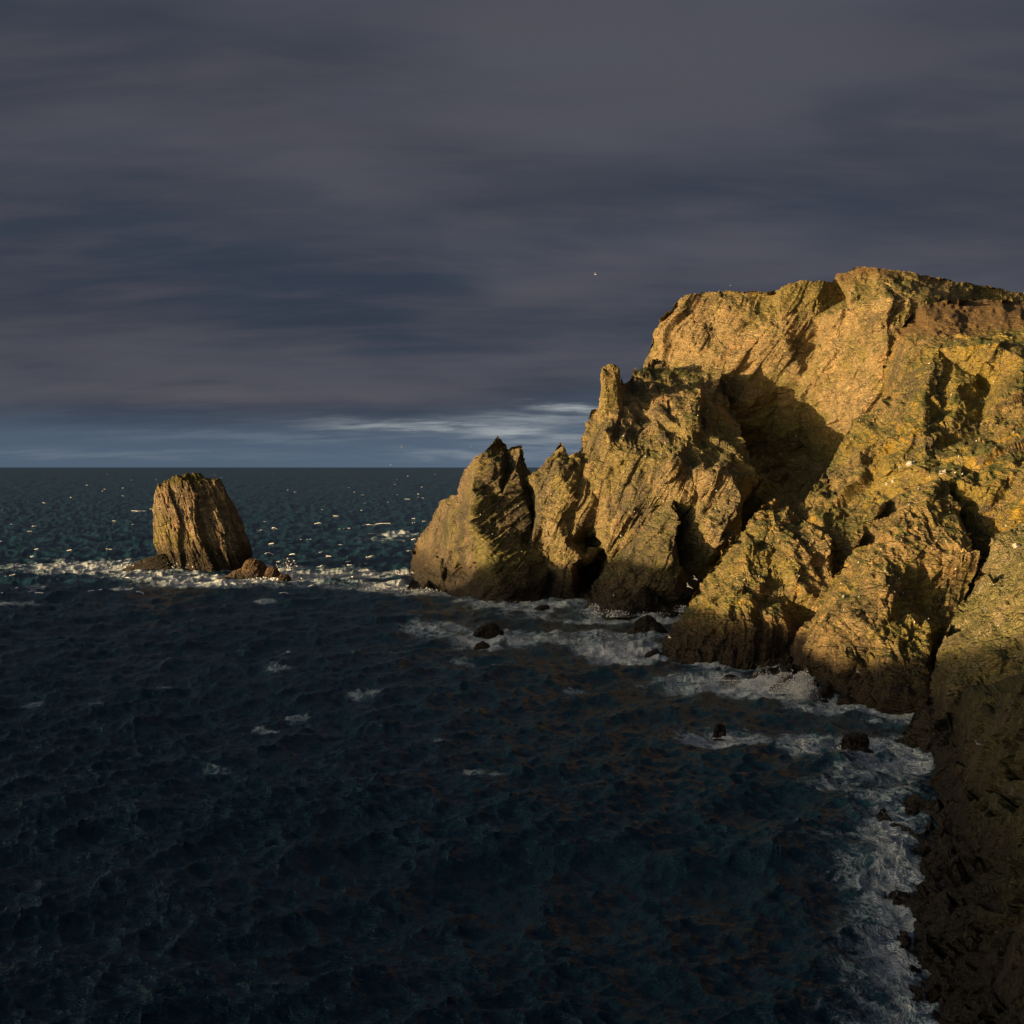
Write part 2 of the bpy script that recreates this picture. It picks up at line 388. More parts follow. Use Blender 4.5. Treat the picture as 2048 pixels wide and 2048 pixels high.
    if guano:
        gv = t.m('MULTIPLY', t.step(t.noise(p, .9, 2, .5), .70 - .03 * guano, .76 - .03 * guano), t.step(t.noise(p, .05, 2, .5), .5, .6))
        c = t.mix(t.m('MULTIPLY', gv, .8), c, (.62, .56, .48))
    if turf_z:
        tz = t.m('ADD', sep.outputs[2], t.m('ADD', t.m('MULTIPLY', t.m('SUBTRACT', t.noise(p, .05, 5, .6), .5), 22.), t.m('MULTIPLY', nz.outputs[2], 6.)))
        tc = t.mix(t.noise(t.mapping(p, (0, 0, 0), (.3, .3, 2.)), .5, 6, .7), tuple(x * .6 for x in turf_col), tuple(x * 1.5 for x in turf_col))
        c = t.mix(t.step(tz, turf_z - 3, turf_z + 5), c, tc)
    # tide and splash zone: bare black rock
    wz = t.m('ADD', sep.outputs[2], t.m('MULTIPLY', t.m('SUBTRACT', t.noise(p, .11, 6, .65), .5), 16.))
    wf = t.step(wz, wet_z * 1.5, wet_z * .45)
    c = t.mix(t.m('MULTIPLY', wf, .9), c, (.030, .021, .014))
    b = t.n('ShaderNodeBsdfPrincipled'); t.put(b.inputs['Base Color'], c)
    t.put(b.inputs['Roughness'], t.m('SUBTRACT', .93, t.m('MULTIPLY', t.step(wz, 6, 0), .4)))
    b.inputs['Specular IOR Level'].default_value = .29
    bp_ = t.n('ShaderNodeBump'); bp_.inputs['Distance'].default_value = .9; bp_.inputs['Strength'].default_value = .8
    hh = t.m('ADD', t.m('MULTIPLY', t.noise(st, .9, 4, .7, .3), .4), t.m('MULTIPLY', t.noise(p, .35, 5, .65), .35))
    for k_, a_ in ((.25, 1.2), (.6, .75), (1.5, .4)):
        de = t.vor(jp, k_, 'DISTANCE_TO_EDGE', 0)
        hh = t.m('ADD', hh, t.m('MULTIPLY', t.step(de, 0, .13), a_))
        cc = t.n('ShaderNodeTexVoronoi'); t.put(cc.inputs['Vector'], jp); cc.inputs['Scale'].default_value = k_
        cs = t.n('ShaderNodeSeparateColor'); t.put(cs.inputs[0], cc.outputs['Color'])
        hh = t.m('ADD', hh, t.m('MULTIPLY', cs.outputs[2], a_ * .5))
    hh = t.m('ADD', hh, t.m('MULTIPLY', t.step(t.vor(jp, .1, 'DISTANCE_TO_EDGE', 0), 0, .045), 2.2))
    t.put(bp_.inputs['Height'], hh)
    t.t.links.new(bp_.outputs[0], b.inputs['Normal'])
    t.t.links.new(b.outputs[0], t.n('ShaderNodeOutputMaterial').inputs[0])
    return m

LI = (.205, .165, .055)
m_wall = rock_mat('pink_tan_rock', (.33, .240, .112), (.25, .182, .085), (.20, .165, .050), .75, (.085, .065, .038), .35, .35, 6, dip=50, guano=.3, turf_z=163)
m_mid = rock_mat('ochre_rock', (.325, .236, .108), (.24, .172, .085), LI, .65, (.075, .064, .042), .75, .36, 11, dip=70, guano=.6)
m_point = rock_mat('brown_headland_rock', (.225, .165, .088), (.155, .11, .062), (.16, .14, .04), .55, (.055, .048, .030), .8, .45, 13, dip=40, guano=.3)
m_slope = rock_mat('yellow_lichen_rock', (.26, .185, .07), (.18, .13, .052), (.25, .19, .040), .8, (.060, .052, .040), .65, .55, 6, orange=.6, dip=55, guano=.6, turf_z=121)
m_butt = rock_mat('golden_rock', (.32, .218, .088), (.22, .15, .060), (.22, .175, .040), .65, (.08, .060, .030), .55, .55, 11, orange=.3, dip=58, guano=.5)
m_slab = rock_mat('olive_slab_rock', (.27, .215, .105), (.19, .148, .070), (.19, .165, .05), .6, (.075, .060, .032), .5, .4, 11, dip=56, guano=.4)
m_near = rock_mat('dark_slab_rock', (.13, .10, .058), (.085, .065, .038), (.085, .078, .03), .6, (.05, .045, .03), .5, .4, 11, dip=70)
m_stack = rock_mat('stack_rock', (.31, .228, .128), (.22, .158, .090), (.20, .165, .045), .3, (.09, .068, .040), .5, .45, 13, dip=80, turf_z=54, turf_col=(.13, .105, .030))
m_wet = rock_mat('wet_black_rock', (.035, .027, .02), (.022, .018, .013), (.04, .035, .015), .1, (.012, .010, .008), .4, .0, 3)
m_boul = rock_mat('brown_boulder_rock', (.17, .105, .055), (.10, .065, .035), (.16, .11, .03), .3, (.03, .022, .014), .5, .2, 2.2)

# ------------------------------------------------------------ the cliffs
wall = mass('back_cliff', [(1270, 790), (1296, 712), (1304, 676), (1310, 660), (1320, 640), (1340, 620), (1350, 605), (1367, 590), (1420, 581), (1480, 582), (1545, 584), (1562, 574), (1590, 566),
    (1640, 561), (1665, 563), (1674, 546), (1690, 545), (1700, 540), (1715, 532), (1750, 534), (1800, 540), (1865, 552), (1930, 566), (2048, 584), (2140, 598),
    (2140, 680), (1900, 680), (1850, 720), (1810, 900), (1740, 1000), (1660, 1100), (1620, 1170), (1440, 1170), (1400, 900), (1340, 800)],
    [(1270, 790, 700), (1296, 712, 700), (1310, 660, 700), (1367, 590, 704), (1345, 660, 686), (1430, 650, 680), (1420, 581, 700), (1400, 700, 668), (1500, 640, 672), (1545, 584, 692), (1480, 720, 652), (1560, 660, 652),
     (1562, 574, 672), (1640, 561, 668), (1674, 546, 676), (1625, 640, 655), (1632, 700, 652), (1690, 600, 672), (1705, 590, 640), (1660, 700, 628), (1715, 532, 660), (1700, 620, 630), (1750, 534, 655), (1800, 540, 650), (1780, 600, 610),
     (1865, 552, 650), (1850, 600, 612), (1930, 566, 660), (2048, 584, 665), (2140, 598, 670), (2140, 680, 640), (1950, 620, 640), (1900, 680, 590),
     (1440, 780, 642), (1450, 860, 650), (1475, 800, 636), (1480, 920, 672), (1500, 800, 637), (1500, 850, 645), (1560, 770, 641), (1540, 860, 650), (1500, 1000, 690), (1600, 760, 638), (1610, 880, 640), (1660, 800, 612), (1660, 900, 622), (1600, 980, 650),
     (1720, 700, 608), (1720, 800, 588), (1770, 700, 585), (1740, 900, 585), (1810, 900, 570), (1660, 1100, 600), (1440, 1170, 640), (1600, 1170, 625)],
    m_wall, turf_z=163, depth=260, dip=52, seed=3, amp=.62, beds=1.2, edge=.6, rough=.8)
tag(wall, 'tall pink tan sea cliff forming the skyline, with a deep shadowed hollow', 'cliff')

mid = mass('ridge_cliff', [(1040, 1000), (1050, 958), (1058, 949), (1072, 942), (1085, 925), (1110, 904), (1117, 890), (1127, 886), (1132, 911), (1145, 911), (1153, 905), (1160, 900), (1163, 870), (1172, 845),
    (1185, 822), (1195, 812), (1203, 800), (1215, 795), (1237, 770), (1240, 762), (1243, 752), (1250, 764), (1259, 758), (1266, 745), (1271, 736), (1278, 743), (1294, 730), (1308, 718), (1322, 716), (1350, 735),
    (1380, 745), (1420, 742), (1445, 738), (1453, 760), (1462, 800), (1476, 842), (1490, 890), (1505, 925), (1512, 950), (1505, 985), (1490, 1005), (1487, 1040), (1480, 1075), (1470, 1250), (1170, 1250), (1164, 1215), (1040, 1215)],
    [(1040, 1000, 612), (1050, 958, 596), (1072, 942, 590), (1113, 907, 588), (1132, 913, 592), (1160, 900, 596), (1172, 845, 606), (1203, 800, 604), (1237, 770, 612), (1259, 758, 625), (1271, 738, 640), (1294, 730, 650), (1322, 716, 655),
     (1350, 735, 650), (1380, 745, 645), (1420, 742, 640), (1445, 738, 634), (1462, 800, 628), (1476, 842, 608), (1490, 890, 580), (1512, 950, 556), (1505, 985, 550), (1487, 1040, 540), (1480, 1075, 532),
     (1072, 965, 584), (1120, 950, 574), (1100, 1040, 570), (1072, 1040, 578), (1130, 1080, 565), (1150, 1000, 568), (1165, 950, 580), (1185, 900, 588), (1210, 860, 580), (1235, 900, 572), (1225, 830, 592),
     (1250, 950, 562), (1250, 810, 602), (1280, 850, 588), (1300, 790, 610), (1320, 850, 582), (1335, 790, 608), (1345, 830, 594), (1370, 830, 588), (1390, 790, 608), (1400, 850, 582), (1425, 800, 610), (1440, 870, 586), (1460, 905, 560), (1380, 880, 572), (1330, 890, 570),
     (1300, 920, 560), (1340, 920, 545), (1380, 940, 550), (1420, 950, 540), (1465, 960, 538), (1485, 990, 534), (1300, 990, 552), (1250, 1020, 558), (1200, 1000, 570), (1195, 1050, 574), (1220, 1080, 560),
     (1355, 990, 546), (1352, 1050, 556), (1400, 1000, 545), (1410, 1060, 528), (1450, 1060, 520), (1352, 1150, 545), (1400, 1150, 535), (1300, 1080, 560),
     (1100, 1130, 568), (1140, 1140, 563), (1160, 1050, 572), (1174, 1090, 592), (1184, 1090, 592), (1195, 1100, 574), (1160, 1120, 564), (1170, 1150, 600), (1186, 1150, 600), (1205, 1180, 570)],
    m_mid, depth=70, dip=66, seed=11, amp=.72, beds=1.3, base=[(1040, 1199), (1105, 1199), (1150, 1200), (1165, 1203)])
tag(mid, 'ochre ridge cliff topped by a column-like pinnacle, right of the dark pointed headland', 'cliff')
pin = solid('pinnacle', [(1222, 731), (1213, 735), (1205, 742), (1202, 752), (1205, 775), (1203, 790), (1198, 812), (1193, 850)], [(1222, 731), (1231, 734), (1236, 741), (1237, 757), (1236, 775), (1240, 795), (1243, 820), (1250, 850)],
    603, m_wall, 1.1, 5, .45, .45, 95, 60, 70, parent=mid, flat=4., ztop=.14)
pin['label'] = 'square-topped rock column standing on the ridge'

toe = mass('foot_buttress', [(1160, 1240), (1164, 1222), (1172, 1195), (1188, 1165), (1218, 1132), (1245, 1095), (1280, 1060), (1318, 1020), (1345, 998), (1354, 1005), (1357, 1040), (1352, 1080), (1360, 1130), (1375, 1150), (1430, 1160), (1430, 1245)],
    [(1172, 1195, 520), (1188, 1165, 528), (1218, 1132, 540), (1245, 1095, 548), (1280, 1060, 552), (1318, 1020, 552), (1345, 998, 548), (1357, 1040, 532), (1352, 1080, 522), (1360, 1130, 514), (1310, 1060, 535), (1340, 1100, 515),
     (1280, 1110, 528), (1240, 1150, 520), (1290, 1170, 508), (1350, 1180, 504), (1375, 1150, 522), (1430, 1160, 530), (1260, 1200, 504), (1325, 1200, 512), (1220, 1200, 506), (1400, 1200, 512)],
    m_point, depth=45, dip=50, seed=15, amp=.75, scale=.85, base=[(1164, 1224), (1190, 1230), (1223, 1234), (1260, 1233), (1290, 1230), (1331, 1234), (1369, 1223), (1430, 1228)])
tag(toe, 'dark brown triangular buttress at the foot of the ridge cliff', 'cliff')

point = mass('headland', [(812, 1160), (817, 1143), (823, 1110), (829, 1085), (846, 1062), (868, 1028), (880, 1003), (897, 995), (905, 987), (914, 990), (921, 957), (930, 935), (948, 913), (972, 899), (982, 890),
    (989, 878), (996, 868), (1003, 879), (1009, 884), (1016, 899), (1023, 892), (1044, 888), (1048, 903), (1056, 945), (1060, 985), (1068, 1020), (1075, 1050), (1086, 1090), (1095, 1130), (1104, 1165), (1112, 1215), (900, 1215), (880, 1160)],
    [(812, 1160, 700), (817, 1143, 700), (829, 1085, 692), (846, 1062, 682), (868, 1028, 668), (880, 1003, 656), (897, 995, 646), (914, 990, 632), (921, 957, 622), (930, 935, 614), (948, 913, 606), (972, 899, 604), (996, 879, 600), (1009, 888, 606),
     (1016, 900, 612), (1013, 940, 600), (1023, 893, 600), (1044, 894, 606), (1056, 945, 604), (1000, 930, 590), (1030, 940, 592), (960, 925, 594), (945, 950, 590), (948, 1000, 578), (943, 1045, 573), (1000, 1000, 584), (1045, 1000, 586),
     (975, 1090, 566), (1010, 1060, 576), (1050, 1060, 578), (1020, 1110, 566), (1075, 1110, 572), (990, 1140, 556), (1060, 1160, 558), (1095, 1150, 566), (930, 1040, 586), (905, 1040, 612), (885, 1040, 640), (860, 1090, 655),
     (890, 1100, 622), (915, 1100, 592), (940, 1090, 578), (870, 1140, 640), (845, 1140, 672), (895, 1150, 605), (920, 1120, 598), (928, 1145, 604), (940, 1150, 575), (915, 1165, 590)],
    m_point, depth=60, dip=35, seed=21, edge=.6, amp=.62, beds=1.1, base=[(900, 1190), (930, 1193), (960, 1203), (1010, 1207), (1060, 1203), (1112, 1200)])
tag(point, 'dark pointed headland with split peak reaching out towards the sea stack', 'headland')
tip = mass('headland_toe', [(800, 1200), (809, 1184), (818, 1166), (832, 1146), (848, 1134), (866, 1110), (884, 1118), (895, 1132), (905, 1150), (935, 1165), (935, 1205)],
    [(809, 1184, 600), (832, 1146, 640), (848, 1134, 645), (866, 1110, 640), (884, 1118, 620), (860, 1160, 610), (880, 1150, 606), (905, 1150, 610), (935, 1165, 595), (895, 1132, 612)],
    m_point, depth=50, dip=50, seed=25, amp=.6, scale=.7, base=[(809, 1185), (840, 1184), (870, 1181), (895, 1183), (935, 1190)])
tag(tip, 'low brown rock spur at the seaward foot of the pointed headland', 'rock')

slope = mass('right_slope_cliff', [(1570, 1100), (1592, 1035), (1606, 1009), (1631, 975), (1653, 935), (1678, 889), (1711, 846), (1745, 827), (1760, 810), (1776, 782), (1766, 745), (1770, 728), (1791, 668), (1820, 627),
    (1835, 614), (1864, 606), (1890, 600), (1960, 598), (2048, 602), (2140, 606), (2140, 1200), (1980, 1260), (1700, 1290), (1610, 1280), (1580, 1200)],
    [(1570, 1100, 460), (1592, 1035, 459), (1606, 1009, 462), (1631, 975, 474), (1653, 935, 495), (1678, 889, 510), (1711, 846, 522), (1745, 827, 530), (1760, 810, 536), (1776, 782, 545), (1766, 745, 560), (1791, 668, 570), (1835, 614, 580), (1864, 606, 590),
     (1960, 598, 590), (2048, 602, 590), (2140, 606, 590), (1860, 640, 555), (1950, 640, 545), (2048, 640, 530), (2140, 640, 520), (1825, 700, 528), (1870, 700, 516), (1900, 720, 514), (1930, 700, 506), (1960, 770, 500), (1972, 780, 494), (2000, 700, 496), (2048, 720, 480),
     (1800, 780, 505), (1850, 780, 486), (1880, 800, 484), (1920, 800, 472), (1965, 820, 470), (1960, 870, 452), (2000, 800, 455), (2048, 820, 440), (1760, 870, 488), (1720, 900, 486), (1745, 920, 476), (1800, 870, 462), (1850, 880, 442), (1900, 880, 446), (1950, 900, 420), (2020, 900, 405), (2048, 930, 388), (2140, 900, 370),
     (1640, 1040, 440), (1660, 980, 474), (1690, 960, 470), (1700, 1010, 448), (1740, 970, 450), (1780, 940, 432), (1840, 930, 420), (1900, 950, 399), (1960, 980, 386), (1990, 1020, 380), (2048, 1020, 364), (2140, 1050, 350),
     (1625, 1110, 434), (1660, 1080, 424), (1610, 1200, 425), (1700, 1290, 412), (1950, 1100, 382), (1980, 1260, 370), (2140, 1200, 330)],
    m_slope, turf_z=121, depth=160, dip=56, seed=31, amp=.72, scale=1., beds=1.4)
tag(slope, 'steep cliff with yellow lichen patches below a brown turf brow on the right', 'cliff')

bB = mass('broken_buttress', [(1305, 1335), (1317, 1310), (1328, 1280), (1350, 1245), (1376, 1206), (1410, 1154), (1450, 1105), (1464, 1078), (1485, 1062), (1498, 1040), (1520, 1015), (1535, 1003), (1547, 998), (1563, 1005), (1585, 1017), (1600, 1032),
    (1625, 1050), (1665, 1075), (1665, 1200), (1640, 1260), (1605, 1300), (1600, 1350)],
    [(1328, 1280, 405), (1350, 1245, 412), (1376, 1206, 422), (1410, 1154, 434), (1450, 1105, 444), (1485, 1062, 450), (1498, 1040, 454), (1547, 998, 456), (1585, 1017, 450), (1600, 1032, 452), (1625, 1050, 430), (1665, 1075, 418),
     (1370, 1270, 392), (1400, 1240, 394), (1430, 1180, 410), (1450, 1250, 385), (1460, 1170, 404), (1485, 1130, 416), (1500, 1180, 396), (1520, 1080, 428), (1500, 1090, 420), (1550, 1050, 434), (1540, 1110, 418), (1560, 1150, 408), (1590, 1080, 420),
     (1500, 1260, 380), (1530, 1200, 398), (1560, 1250, 384), (1590, 1150, 399), (1575, 1200, 398), (1600, 1230, 396), (1620, 1190, 393), (1665, 1200, 390), (1640, 1260, 392), (1600, 1290, 384)],
    m_butt, depth=50, dip=70, seed=44, amp=.66, scale=.78, beds=1.4, base=[(1317, 1310), (1350, 1316), (1400, 1322), (1450, 1327), (1514, 1330), (1600, 1333)])
tag(bB, 'ochre buttress with broken vertical beds and turf, left of the grassy hollow buttress', 'cliff')

bC = mass('hollow_buttress', [(1600, 1410), (1590, 1370), (1577, 1330), (1580, 1286), (1600, 1255), (1625, 1226), (1640, 1200), (1665, 1160), (1700, 1110), (1720, 1075), (1740, 1050), (1765, 1010), (1790, 985), (1830, 965), (1880, 955), (1897, 965),
    (1912, 1010), (1925, 1040), (1945, 1085), (1962, 1110), (1955, 1145), (1940, 1170), (1930, 1200), (1925, 1260), (1900, 1350), (1870, 1445), (1600, 1430)],
    [(1577, 1330, 374), (1580, 1286, 375), (1600, 1255, 374), (1625, 1226, 376), (1665, 1160, 384), (1700, 1110, 390), (1740, 1050, 396), (1790, 985, 402), (1830, 965, 404), (1880, 955, 400), (1897, 965, 400), (1912, 1010, 384), (1945, 1085, 356), (1962, 1110, 354), (1955, 1145, 352), (1930, 1200, 350),
     (1620, 1290, 350), (1650, 1240, 352), (1680, 1190, 358), (1720, 1130, 364), (1760, 1080, 374), (1800, 1030, 380), (1850, 1010, 380), (1890, 1030, 376), (1780, 1110, 360), (1850, 1090, 360), (1910, 1100, 353), (1930, 1120, 350),
     (1773, 1150, 346), (1785, 1200, 340), (1800, 1150, 350), (1850, 1170, 350), (1900, 1180, 348), (1850, 1215, 346), (1900, 1225, 345), (1800, 1225, 338), (1850, 1235, 336), (1915, 1240, 342),
     (1660, 1300, 334), (1700, 1250, 340), (1730, 1200, 345), (1750, 1260, 330), (1690, 1330, 326), (1672, 1345, 336), (1735, 1300, 330), (1725, 1330, 322), (1780, 1300, 322), (1820, 1280, 326), (1860, 1270, 328), (1890, 1290, 340),
     (1780, 1370, 312), (1840, 1350, 312), (1870, 1350, 320), (1690, 1380, 322), (1665, 1375, 330)],
    m_butt, depth=50, dip=57, seed=51, amp=.62, scale=.9, beds=1.2, base=[(1600, 1360), (1615, 1394), (1660, 1400), (1720, 1405), (1800, 1420), (1850, 1428), (1880, 1430)])
tag(bC, 'golden buttress with a dark grassy hollow in its middle, standing over the splash', 'cliff')

bD = mass('slab_cliff', [(1775, 1515), (1785, 1494), (1800, 1478), (1820, 1440), (1855, 1400), (1865, 1350), (1880, 1300), (1890, 1270), (1910, 1225), (1930, 1200), (1945, 1180), (1960, 1140), (1990, 1085), (2020, 1060), (2048, 1040), (2140, 990), (2140, 1600), (1860, 1560)],
    [(1785, 1494, 266), (1800, 1478, 270), (1820, 1440, 278), (1855, 1400, 288), (1865, 1350, 296), (1880, 1300, 305), (1910, 1225, 318), (1945, 1180, 328), (1990, 1085, 340), (2048, 1040, 344), (2140, 990, 345),
     (1840, 1470, 262), (1880, 1430, 270), (1900, 1380, 270), (1920, 1320, 284), (1940, 1260, 296), (1975, 1180, 306), (2010, 1120, 318), (1960, 1300, 278), (1985, 1230, 290), (1955, 1360, 270), (1990, 1300, 272), (2020, 1200, 288), (2048, 1120, 302),
     (1980, 1400, 262), (2048, 1300, 266), (2048, 1200, 282), (1930, 1460, 260), (1900, 1480, 254), (2140, 1150, 275), (2140, 1400, 240), (2000, 1500, 248)],
    m_slab, depth=60, dip=58, seed=61, amp=.62, scale=.95, beds=1.5, base=[(1785, 1494), (1810, 1505), (1830, 1512), (1860, 1522), (1880, 1528), (1900, 1540)])
tag(bD, 'olive slanting slab cliff at the right edge, its lower half in shadow', 'cliff')

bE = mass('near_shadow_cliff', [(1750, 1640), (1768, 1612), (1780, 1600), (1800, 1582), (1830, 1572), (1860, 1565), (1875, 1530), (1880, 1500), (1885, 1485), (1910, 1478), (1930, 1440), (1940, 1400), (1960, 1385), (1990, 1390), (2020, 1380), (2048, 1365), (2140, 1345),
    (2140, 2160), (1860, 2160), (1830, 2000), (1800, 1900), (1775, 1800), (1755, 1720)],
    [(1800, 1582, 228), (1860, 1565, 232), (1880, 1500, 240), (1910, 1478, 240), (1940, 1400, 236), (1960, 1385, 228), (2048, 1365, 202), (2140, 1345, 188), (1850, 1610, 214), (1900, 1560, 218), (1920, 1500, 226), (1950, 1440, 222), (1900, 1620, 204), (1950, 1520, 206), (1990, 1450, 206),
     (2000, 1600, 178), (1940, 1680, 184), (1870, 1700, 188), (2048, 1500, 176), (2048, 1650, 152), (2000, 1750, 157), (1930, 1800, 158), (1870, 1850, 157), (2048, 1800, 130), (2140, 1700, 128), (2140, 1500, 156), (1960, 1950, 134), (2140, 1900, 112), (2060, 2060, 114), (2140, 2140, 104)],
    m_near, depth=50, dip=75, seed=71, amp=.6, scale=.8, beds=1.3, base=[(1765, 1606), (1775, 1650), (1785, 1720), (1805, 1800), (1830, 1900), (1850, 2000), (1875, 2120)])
tag(bE, 'nearest dark cliff in shade at the bottom right corner', 'cliff')

# ------------------------------------------------------------ the sea stack and its rocks
stack = solid('sea_stack', [(385, 944), (372, 946), (356, 951), (340, 958), (329, 964), (322, 974), (317, 984), (313, 998), (310, 1018), (315, 1045), (319, 1078), (326, 1105), (330, 1125), (332, 1150), (332, 1165)],
    [(388, 944), (398, 947), (408, 956), (430, 959), (440, 963), (453, 983), (463, 1003), (470, 1026), (480, 1045), (485, 1062), (493, 1082), (499, 1101), (501, 1115), (500, 1150), (500, 1165)],
    735, m_stack, .62, 81, .7, .8, 108, 260, 420, beds=1.2, flat=2.6)
tag(stack, 'tall free-standing sea stack with rounded olive top, ringed by surf', 'sea stack')
ledge = solid('rock_ledge', [(322, 1106), (300, 1113), (285, 1119), (262, 1130), (248, 1138), (240, 1150)], [(322, 1106), (334, 1110), (345, 1120), (350, 1128), (352, 1138), (352, 1150)], 722, m_wet, .35, 83, .35, .5, 20, 70, 120)
tag(ledge, 'low black rock ledge left of the sea stack awash with surf', 'rock')
def boulder(name, x0, x1, yt, yb, label, mat=m_wet, seed=1, skew=0., amp=.4, yc=None, scale=None, prof=None, cat='rock', group=None, dr=.7):
    yc = yc or water_y(yb - 1) + 2; wdt = x1 - x0; xm = (x0 + x1) / 2 + skew * wdt; n_ = yb - yt
    pr = prof or [(0, .05), (.15, .3), (.4, .62), (.7, .88), (1, 1.), (1.5, 1.15)]
    lf = [(xm + (x0 - xm) * k, yt + n_ * t) for t, k in pr]; rt = [(xm + (x1 - xm) * k, yt + n_ * t) for t, k in pr]
    s_ = scale or max(.12, wdt / F * yc * .035)
    o = solid(name, lf, rt, yc, mat, dr, seed, amp, s_, 40 + seed % 60, 44, 80, flat=2.2)
    return tag(o, label, cat, group)
boulder('boulder', 478, 540, 1116, 1158, 'rounded brown boulder against the right foot of the sea stack', m_boul, 85, -.08, .4, prof=[(0, .12), (.1, .5), (.3, .75), (.6, .92), (1, 1), (1.4, 1.05)])
boulder('boulder', 530, 562, 1133, 1160, 'dark brown boulder between the rounded boulder and the small end rock', m_boul, 86, -.1, .4, prof=[(0, .2), (.15, .6), (.5, .88), (1, 1), (1.4, 1.05)])
boulder('boulder', 556, 582, 1148, 1163, 'smallest brown rock at the right end of the boulder heap by the stack', m_boul, 87, -.1, .4, prof=[(0, .2), (.15, .6), (.5, .88), (1, 1), (1.4, 1.05)])
boulder('boulder', 452, 510, 1134, 1158, 'dark low boulder in front of the right foot of the sea stack', m_boul, 88, .15, .5, prof=[(0, .12), (.2, .5), (.6, .85), (1, 1), (1.4, 1.05)])
boulder('sea_rock', 430, 472, 1154, 1163, 'flat dark rock barely clear of the foam in front of the sea stack', m_boul, 89, .1, .5)
boulder('sea_rock', 1062, 1105, 1209, 1226, 'dark flat-backed rock in surf just below the pointed headland', m_wet, 91, .2, .5, prof=[(0, .35), (.2, .6), (.6, .85), (1, 1), (1.4, 1.1)])
boulder('sea_rock', 944, 1008, 1245, 1269, 'black twin-humped sea rock, leftmost in the cove', m_wet, 92, .12, .6)
boulder('sea_rock', 950, 979, 1281, 1293, 'tiny black rock tip below the twin-humped sea rock', m_wet, 93, 0, .5)
boulder('sea_rock', 1251, 1330, 1233, 1271, 'black peaked sea rock beside the broken ochre buttress', m_wet, 94, -.02, .6)
boulder('sea_rock', 1290, 1322, 1297, 1309, 'low black rock touching the left foot of the broken ochre buttress', m_wet, 95, .2, .5)
boulder('sea_rock', 1424, 1452, 1447, 1470, 'small round black rock ringed by foam in the near bay', m_wet, 96, -.05, .5, prof=[(0, .2), (.15, .6), (.5, .88), (1, 1), (1.4, 1.05)])
boulder('sea_rock', 1440, 1478, 1347, 1364, 'half-drowned dark rock left of the splash', m_wet, 97, .1, .5)
boulder('sea_rock', 1682, 1736, 1469, 1512, 'upright block of the largest black rock in the near bay', m_wet, 98, .05, .7, prof=[(0, .55), (.12, .82), (.5, .95), (1, 1), (1.4, 1.05)])
boulder('sea_rock', 1650, 1700, 1484, 1500, 'low tail of black rock left of the upright block', m_wet, 99, .2, .6)
boulder('sea_rock', 1700, 1748, 1494, 1520, 'rounded black rock at the right foot of the upright block', m_wet, 100, .1, .6, prof=[(0, .2), (.15, .6), (.5, .88), (1, 1), (1.4, 1.05)])
boulder('rock_ledge', 1492, 1606, 1308, 1366, 'black slanting rock ledge streaming with water under the splash', m_wet, 101, .3, .9, scale=.6, prof=[(0, .05), (.2, .35), (.5, .7), (.8, .9), (1, 1.), (1.4, 1.1)])
boulder('sea_rock', 1540, 1600, 1350, 1385, 'black rock in the white water at the foot of the golden buttress', m_wet, 102, .1, .8, scale=.5)

# ------------------------------------------------------------ land out of frame: the shore the photographer stands on
def shore():
    n = 90; gx = np.linspace(-900, 400, n * 2); gy = np.linspace(-700, 470, n * 2)
    GX, GY = np.meshgrid(gx, gy); p = np.stack([GX.ravel(), GY.ravel(), 0 * GX.ravel()], 1)
    nz_ = fbm(p / 60, 4, 5).reshape(GX.shape)
    left = np.clip((-335 + 14 * nz_ - GX) / 16, 0, 1) * np.clip((415 + 14 * nz_ - GY) / 42, 0, 1)
    near = np.clip((-6 + 3 * nz_ - GY) / 16, 0, 1)
    m_ = np.maximum(left, near); m_ = m_ * m_ * (3 - 2 * m_)
    zt = np.interp(GY, [0, 45, 84, 150, 220, 330], [80, 74, 60, 46, 53, 58]) + 2.5 * nz_; zt = np.where(GY > -60, np.where(np.abs(GX) < 80, np.minimum(zt, 57.5), zt), zt)
    Z_ = -4 + (zt + 4) * m_
    co = np.stack([GX, GY, Z_], -1).reshape(-1, 3)
    r, c = np.meshgrid(np.arange(2 * n - 1), np.arange(2 * n - 1), indexing='ij'); w_ = 2 * n
    q = np.stack([r * w_ + c, r * w_ + c + 1, (r + 1) * w_ + c + 1, (r + 1) * w_ + c], -1).reshape(-1, 4)
    o = link('shore_headland', mesh_np('shore_headland', co, q), m_slab); o['kind'] = 'structure'
shore()

# ------------------------------------------------------------ the sea
def ocean_tile(N, L, wind, wdir, seed, lo=0., hi=1e9, spread=2):
    rng = np.random.default_rng(seed)
    k1 = 2 * np.pi * np.fft.fftfreq(N, L / N); KX, KY = np.meshgrid(k1, k1); k = np.hypot(KX, KY); k[0, 0] = 1e-6
    Lw = wind ** 2 / 9.81; c = (KX * math.cos(wdir) + KY * math.sin(wdir)) / k
    Ph = np.exp(-1 / (k * Lw) ** 2) / k ** 4 * np.abs(c) ** spread * (1 + .0 * c); Ph[(k < lo) | (k > hi)] = 0; Ph[0, 0] = 0
    h = np.sqrt(Ph) * (rng.normal(size=k.shape) + 1j * rng.normal(size=k.shape))
    ht = np.fft.ifft2(h).real; s = ht.std(); 
    dx = np.fft.ifft2(1j * KX / k * h).real / s; dy = np.fft.ifft2(1j * KY / k * h).real / s
    return ht / s, dx, dy
